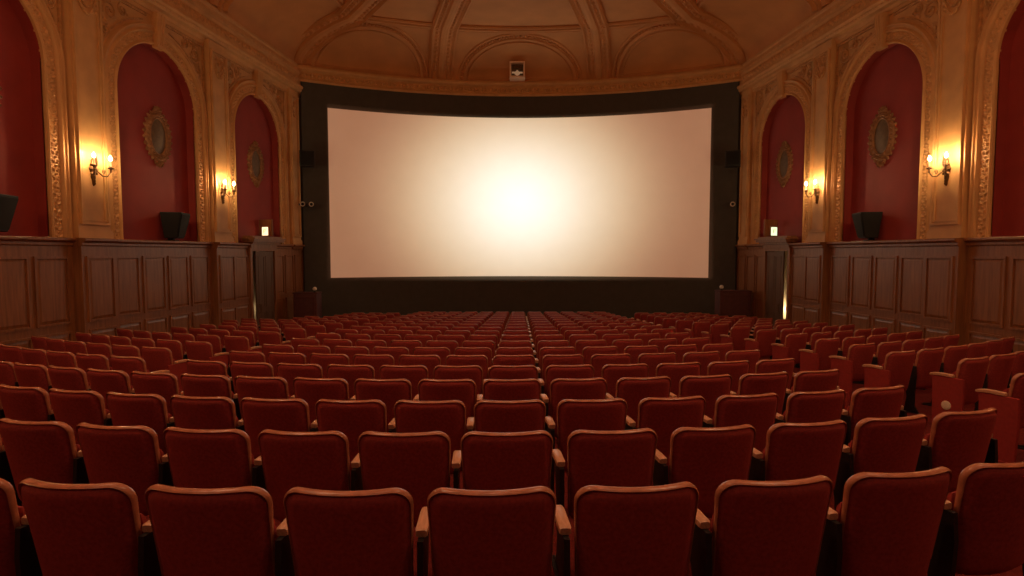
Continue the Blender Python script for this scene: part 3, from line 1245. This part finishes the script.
HA = PITCH / 2
ME = dict(back=seat_back().mesh('backrest', M['velvet'], angle=60), rim=seat_rim().mesh('rim', M['rim'], angle=60),
          cush=seat_cushion().mesh('seat_cushion', M['velvet'], angle=60),
          armL=armrest(-HA).mesh('armrest', M['arm']), armR=armrest(HA).mesh('armrest', M['arm']),
          legL=seat_leg(-HA).mesh('leg', M['iron'], smooth=False), legR=seat_leg(HA).mesh('leg', M['iron'], smooth=False),
          endL=end_panel(-HA).mesh('end_panel', M['endred'], smooth=False), endR=end_panel(HA).mesh('end_panel', M['endred'], smooth=False),
          discL=disc(-HA - .018, -1).mesh('row_disc', M['disc']))


def seat_proto(left, right, dsc=False):
    root = empty('theater_seat', (0, 0, 0))
    def part(n, k, p=root):
        o = bpy.data.objects.new(n, ME[k])
        C.objects.link(o)
        o.parent = p
        return o
    part('backrest', 'back'); part('rim', 'rim'); part('seat_cushion', 'cush')
    part('armrest', 'armL')
    if left:
        e = part('end_panel', 'endL')
        if dsc:
            d = part('row_disc', 'discL', e)
            d['label'] = 'round cream disc'
    else:
        part('leg', 'legL')
    if right == 'panel':
        part('armrest', 'armR'); part('end_panel', 'endR')
    elif right:
        part('armrest', 'armR'); part('leg', 'legR')
    return root


ROWD = [2.17, 3.06, 3.95, 4.90, 5.80, 6.74, 7.66, 8.69, 9.80, 10.90, 11.98, 13.05, 14.15, 15.25, 16.35, 17.45, 18.55, 19.6, 20.6]
ORD = ['zeroth', 'first', 'second', 'third', 'fourth', 'fifth', 'sixth', 'seventh', 'eighth', 'ninth', 'tenth', 'eleventh', 'twelfth',
       'thirteenth', 'fourteenth', 'fifteenth', 'sixteenth', 'seventeenth', 'eighteenth', 'nineteenth']


def row_curve(n):
    D = ROWD[n]
    k = 1 / 20 if D < 10.5 else max(.006, 1 / 20 * (1 - (D - 10.5) / 10.5))
    return D, k


PITCH_CAM = math.radians(3.45)
FPX = 580.0


def to_px(x, y, z):
    z -= EYE
    f = y * cos(PITCH_CAM) - z * sin(PITCH_CAM)
    u = y * sin(PITCH_CAM) + z * cos(PITCH_CAM)
    return (520 + FPX * x / f, 288 - FPX * u / f, f) if f > .2 else (9e9, 9e9, f)


def row_at(n, x):
    D, k = row_curve(n)
    return D + k * (x + .5) ** 2, math.atan(2 * k * (x + .5))


seats = []
PX = .568
for n in range(len(ROWD)):
    D = ROWD[n]
    xc = -.11 if n == 0 else -.07
    cand = [('c', i, xc + PX * i) for i in range(-16, 6) if n < 4 or i >= -6]
    if n >= 4:
        x0 = -4.62 if n == 4 else min(-4.40, -4.98 + .075 * (D - 6.7))
        cand += [('l', k, x0 - .62 * k) for k in range(0, 12)]
    if n >= 2:
        x0 = {2: 4.66, 3: 5.02, 4: 4.66}.get(n, max(4.05, min(4.76, 5.08 - .125 * (D - 6.7))))
        cand += [('r', k, x0 + .605 * k) for k in range(0, 12)]
    for blk, i, x in cand:
            block = blk
            x *= (1.02 if n == 0 else 1.03) if x > 0 else .985
            y, yaw = row_at(n, x)
            yaw *= .85 if blk == 'c' else .75
            if abs(x) > WW - WM * y - .62:
                continue
            if y > 17.9 and abs(x) > 6.1:
                continue
            if y > 16.2 and abs(x) > 6.7:
                continue
            if y > YC + sqrt(15.3 ** 2 - x * x) - .75:
                continue
            px, py, f = to_px(x, y, floor_z(y) + SH)
            half = .30 * FPX / f
            if px + half < -30 or px - half > 1054:
                continue
            inview = px + half > 0 and px - half < 1024
            seats.append(dict(n=n, i=i, b=block, x=x, y=y, yaw=yaw, f=f, iv=inview))

# left/right ends of each run
runs = {}
for s in seats:
    runs.setdefault((s['n'], s['b']), []).append(s)
for key, rs in runs.items():
    rs.sort(key=lambda s: s['x'])
    for j, s in enumerate(rs):
        s['last'] = j == len(rs) - 1
        s['first'] = j == 0
        s['j'] = j
        s['cnt'] = len(rs)

vis = sorted([s for s in seats if s['iv']], key=lambda s: s['f'])
near = vis[:300]
far = vis[300:]
for s in seats:
    if not s['iv'] and s['f'] <= near[-1]['f']:
        near.append(s)
    elif not s['iv']:
        far.append(s)

protos = {}
GROUP = 'rows of red tip-up theatre seats'


def kind_of(s):
    left_panel = s['b'] == 'r' and s['first']
    dsc = left_panel and s['n'] in (3, 4)
    right = False
    if s['last']:
        right = 'panel' if s['b'] == 'l' or (s['b'] == 'c' and s['n'] > 2) else 'leg'
    return (left_panel, right, dsc)


def seat_label(s):
    rw = ORD[s['n'] + 1] if s['n'] else 'nearest'
    rowtxt = ('%s row from the camera' % rw) if s['n'] else 'nearest row'
    if s['b'] == 'c':
        if s['i'] == 0:
            return 'dark red seat in the %s, in the centre column' % rowtxt
        sd = 'left' if s['i'] < 0 else 'right'
        return 'dark red seat, %s, %s to the %s of the centre column' % (rowtxt, ORD[abs(s['i'])], sd)
    if s['b'] == 'r':
        j = s['j'] + 1
        side = 'right'
    else:
        j = s['cnt'] - s['j']
        side = 'left'
    if kind_of(s)[2]:
        return 'red aisle seat with a cream disc on its end panel, %s' % rowtxt
    if j == 1:
        return 'red aisle seat opening the block beyond the %s aisle, %s' % (side, rowtxt)
    return 'dark red seat beyond the %s aisle, %s, %s from the aisle' % (side, rowtxt, ORD[j])


used = set()
for s in sorted(near, key=lambda s: (s['n'], s['x'])):
    k = kind_of(s)
    if k not in protos:
        protos[k] = seat_proto(*k)
    o = protos[k] if k not in used else copy_tree(protos[k])
    used.add(k)
    o.location = (s['x'], s['y'], floor_z(s['y']))
    o.rotation_euler = (0, 0, s['yaw'] + random.uniform(-.012, .012))
    tag(o, seat_label(s), 'theatre seat', GROUP)

# the remaining far rows, too small and too many to take one by one
bm = bmesh.new()
slots = [M['velvet'], M['rim'], M['arm'], M['iron'], M['endred']]
keys = [('back', 0), ('rim', 1), ('cush', 0), ('armL', 2), ('legL', 3)]
for s in far:
    T = Matrix.Translation((s['x'], s['y'], floor_z(s['y']))) @ Matrix.Rotation(s['yaw'], 4, 'Z')
    kk = [('back', 0), ('rim', 1), ('cush', 0), ('armL', 2)] + [('endL', 4) if kind_of(s)[0] else ('legL', 3)]
    if kind_of(s)[1]:
        kk += [('armR', 2), ('endR', 4) if kind_of(s)[1] == 'panel' else ('legR', 3)]
    for nm, mi in kk:
        v0, f0 = len(bm.verts), len(bm.faces)
        bm.from_mesh(ME[nm])
        bm.verts.ensure_lookup_table(); bm.faces.ensure_lookup_table()
        for v in bm.verts[v0:]:
            v.co = T @ v.co
        for f in bm.faces[f0:]:
            f.material_index = mi
me = bpy.data.meshes.new('distant_seating')
bm.to_mesh(me)
bm.free()
for m in slots:
    me.materials.append(m)
o = bpy.data.objects.new('distant_seating', me)
C.objects.link(o)
tag(o, 'farthest rows of small dark red seats filling the floor just before the screen', 'seating', GROUP)
o['kind'] = 'stuff'
print('SEATS', len(vis), len(near), len(far))


# ---------------------------------------------------------------- light
def light(name, typ, loc, energy, col, size=.1, **k):
    l = bpy.data.lights.new(name, typ)
    l.energy, l.color = energy, col
    if typ != 'AREA':
        l.shadow_soft_size = size
    for a, v in k.items():
        setattr(l, a, v)
    o = bpy.data.objects.new(name, l)
    C.objects.link(o)
    o.location = loc
    return o


# added fill lights continuing the sconce rhythm out of view, without fittings
for sd in (-1, 1):
    fn = wallpt(sd)
    for y in (7.19, 3.02, -1.15):
        light('sconce_fill', 'POINT', fn(y, 1.9, .45), 24 if y > 7 else 44, (1, .60, .26), .08)
# added spot fill from under the ceiling to brighten the seats, no fixtures there
for x in (-5, 0, 5):
    for y in (-2.2, 3.5, 9.0):
        light('seat_fill', 'SPOT', (x, y, ZF + Z0 - .1), 120 if y < 5 else 80, (1, .60, .36), .2, spot_size=math.radians(130), spot_blend=.6)

# unseen point fill added over the stalls to lift the walls and niches
for x in (-3.2, 3.2):
    light('wall_fill', 'POINT', (x, 4.2, 5.2 + Z0), 210, (1, .56, .29), .3)

# the projector: warm picture with a hot centre thrown at the screen
PJ = Vector((0, -3.0, 3.4 + Z0))
AIM = Vector((0, 22.1, 1.92 + Z0))
pj = light('projector', 'SPOT', PJ, 1.0, (1, 1, 1), .04, spot_size=math.radians(46), spot_blend=.05)
pj.rotation_euler = (AIM - PJ).to_track_quat('-Z', 'Y').to_euler()
l = pj.data
l.energy = 34000
l.use_nodes = True
nt = l.node_tree
em = nt.nodes['Emission']
tc = nt.nodes.new('ShaderNodeTexCoord')
sep = nt.nodes.new('ShaderNodeSeparateXYZ')
nt.links.new(tc.outputs['Normal'], sep.inputs[0])


def math_node(op, a, b=None, clamp=False):
    n = nt.nodes.new('ShaderNodeMath')
    n.operation = op
    n.use_clamp = clamp
    for i, v in enumerate((a, b)):
        if v is None:
            continue
        if isinstance(v, (int, float)):
            n.inputs[i].default_value = v
        else:
            nt.links.new(v, n.inputs[i])
    return n.outputs[0]


DIST = (AIM - PJ).length
zz = math_node('ABSOLUTE', sep.outputs['Z'])
ux = math_node('MULTIPLY', math_node('DIVIDE', sep.outputs['X'], zz), DIST)
uy = math_node('MULTIPLY', math_node('DIVIDE', sep.outputs['Y'], zz), DIST)
# picture gate, metres at the screen
gx = math_node('MULTIPLY', math_node('SUBTRACT', 7.27, math_node('ABSOLUTE', ux)), 9.0, True)
uyc = math_node('SUBTRACT', uy, .15)
lim = math_node('ADD', 3.10, math_node('MULTIPLY', math_node('MULTIPLY', ux, ux), .0040))
gy = math_node('MULTIPLY', math_node('SUBTRACT', lim, math_node('ABSOLUTE', uyc)), 9.0, True)
gate = math_node('MULTIPLY', gx, gy)
ex = math_node('POWER', math_node('DIVIDE', ux, 1.15), 2)
ey = math_node('POWER', math_node('DIVIDE', uy, 1.0), 2)
rr = math_node('SQRT', math_node('ADD', ex, ey))
ramp = nt.nodes.new('ShaderNodeValToRGB')
nt.links.new(math_node('DIVIDE', rr, 6.0), ramp.inputs['Fac'])
cr = ramp.color_ramp
cr.interpolation = 'B_SPLINE'
STOPS = [(0.0, (1.0, .97, .90)), (.17, (.93, .88, .78)), (.37, (.70, .60, .445)), (.59, (.44, .31, .187)), (.79, (.25, .132, .077)), (1.0, (.165, .070, .040))]
while len(cr.elements) < len(STOPS):
    cr.elements.new(.5)
for e, (p, c) in zip(cr.elements, STOPS):
    e.position = p
    e.color = (*c, 1)
nt.links.new(ramp.outputs['Color'], em.inputs['Color'])
nt.links.new(gate, em.inputs['Strength'])

w = bpy.data.worlds.new('World')
bpy.context.scene.world = w
w.use_nodes = True
w.node_tree.nodes['Background'].inputs['Color'].default_value = (1.0, .50, .30, 1)
w.node_tree.nodes['Background'].inputs['Strength'].default_value = .02

# ---------------------------------------------------------------- camera
cam = bpy.data.cameras.new('camera')
cam.sensor_width = 36
cam.lens = FPX / 1024 * 36
cam.shift_x = -8 / 1024
cam.clip_start = .05
co = bpy.data.objects.new('camera', cam)
C.objects.link(co)
co.location = (0, 0, EYE)
co.rotation_euler = (PI / 2 - PITCH_CAM, 0, 0)
S = bpy.context.scene
S.camera = co
S.view_settings.view_transform = 'Standard'
S.view_settings.look = 'None'
S.view_settings.gamma = 1
S.view_settings.exposure = 0
S.view_settings.use_curve_mapping = False
S.cycles.use_denoising = True
S.cycles.max_bounces = 6
S.cycles.diffuse_bounces = 5
S.cycles.sample_clamp_indirect = 6
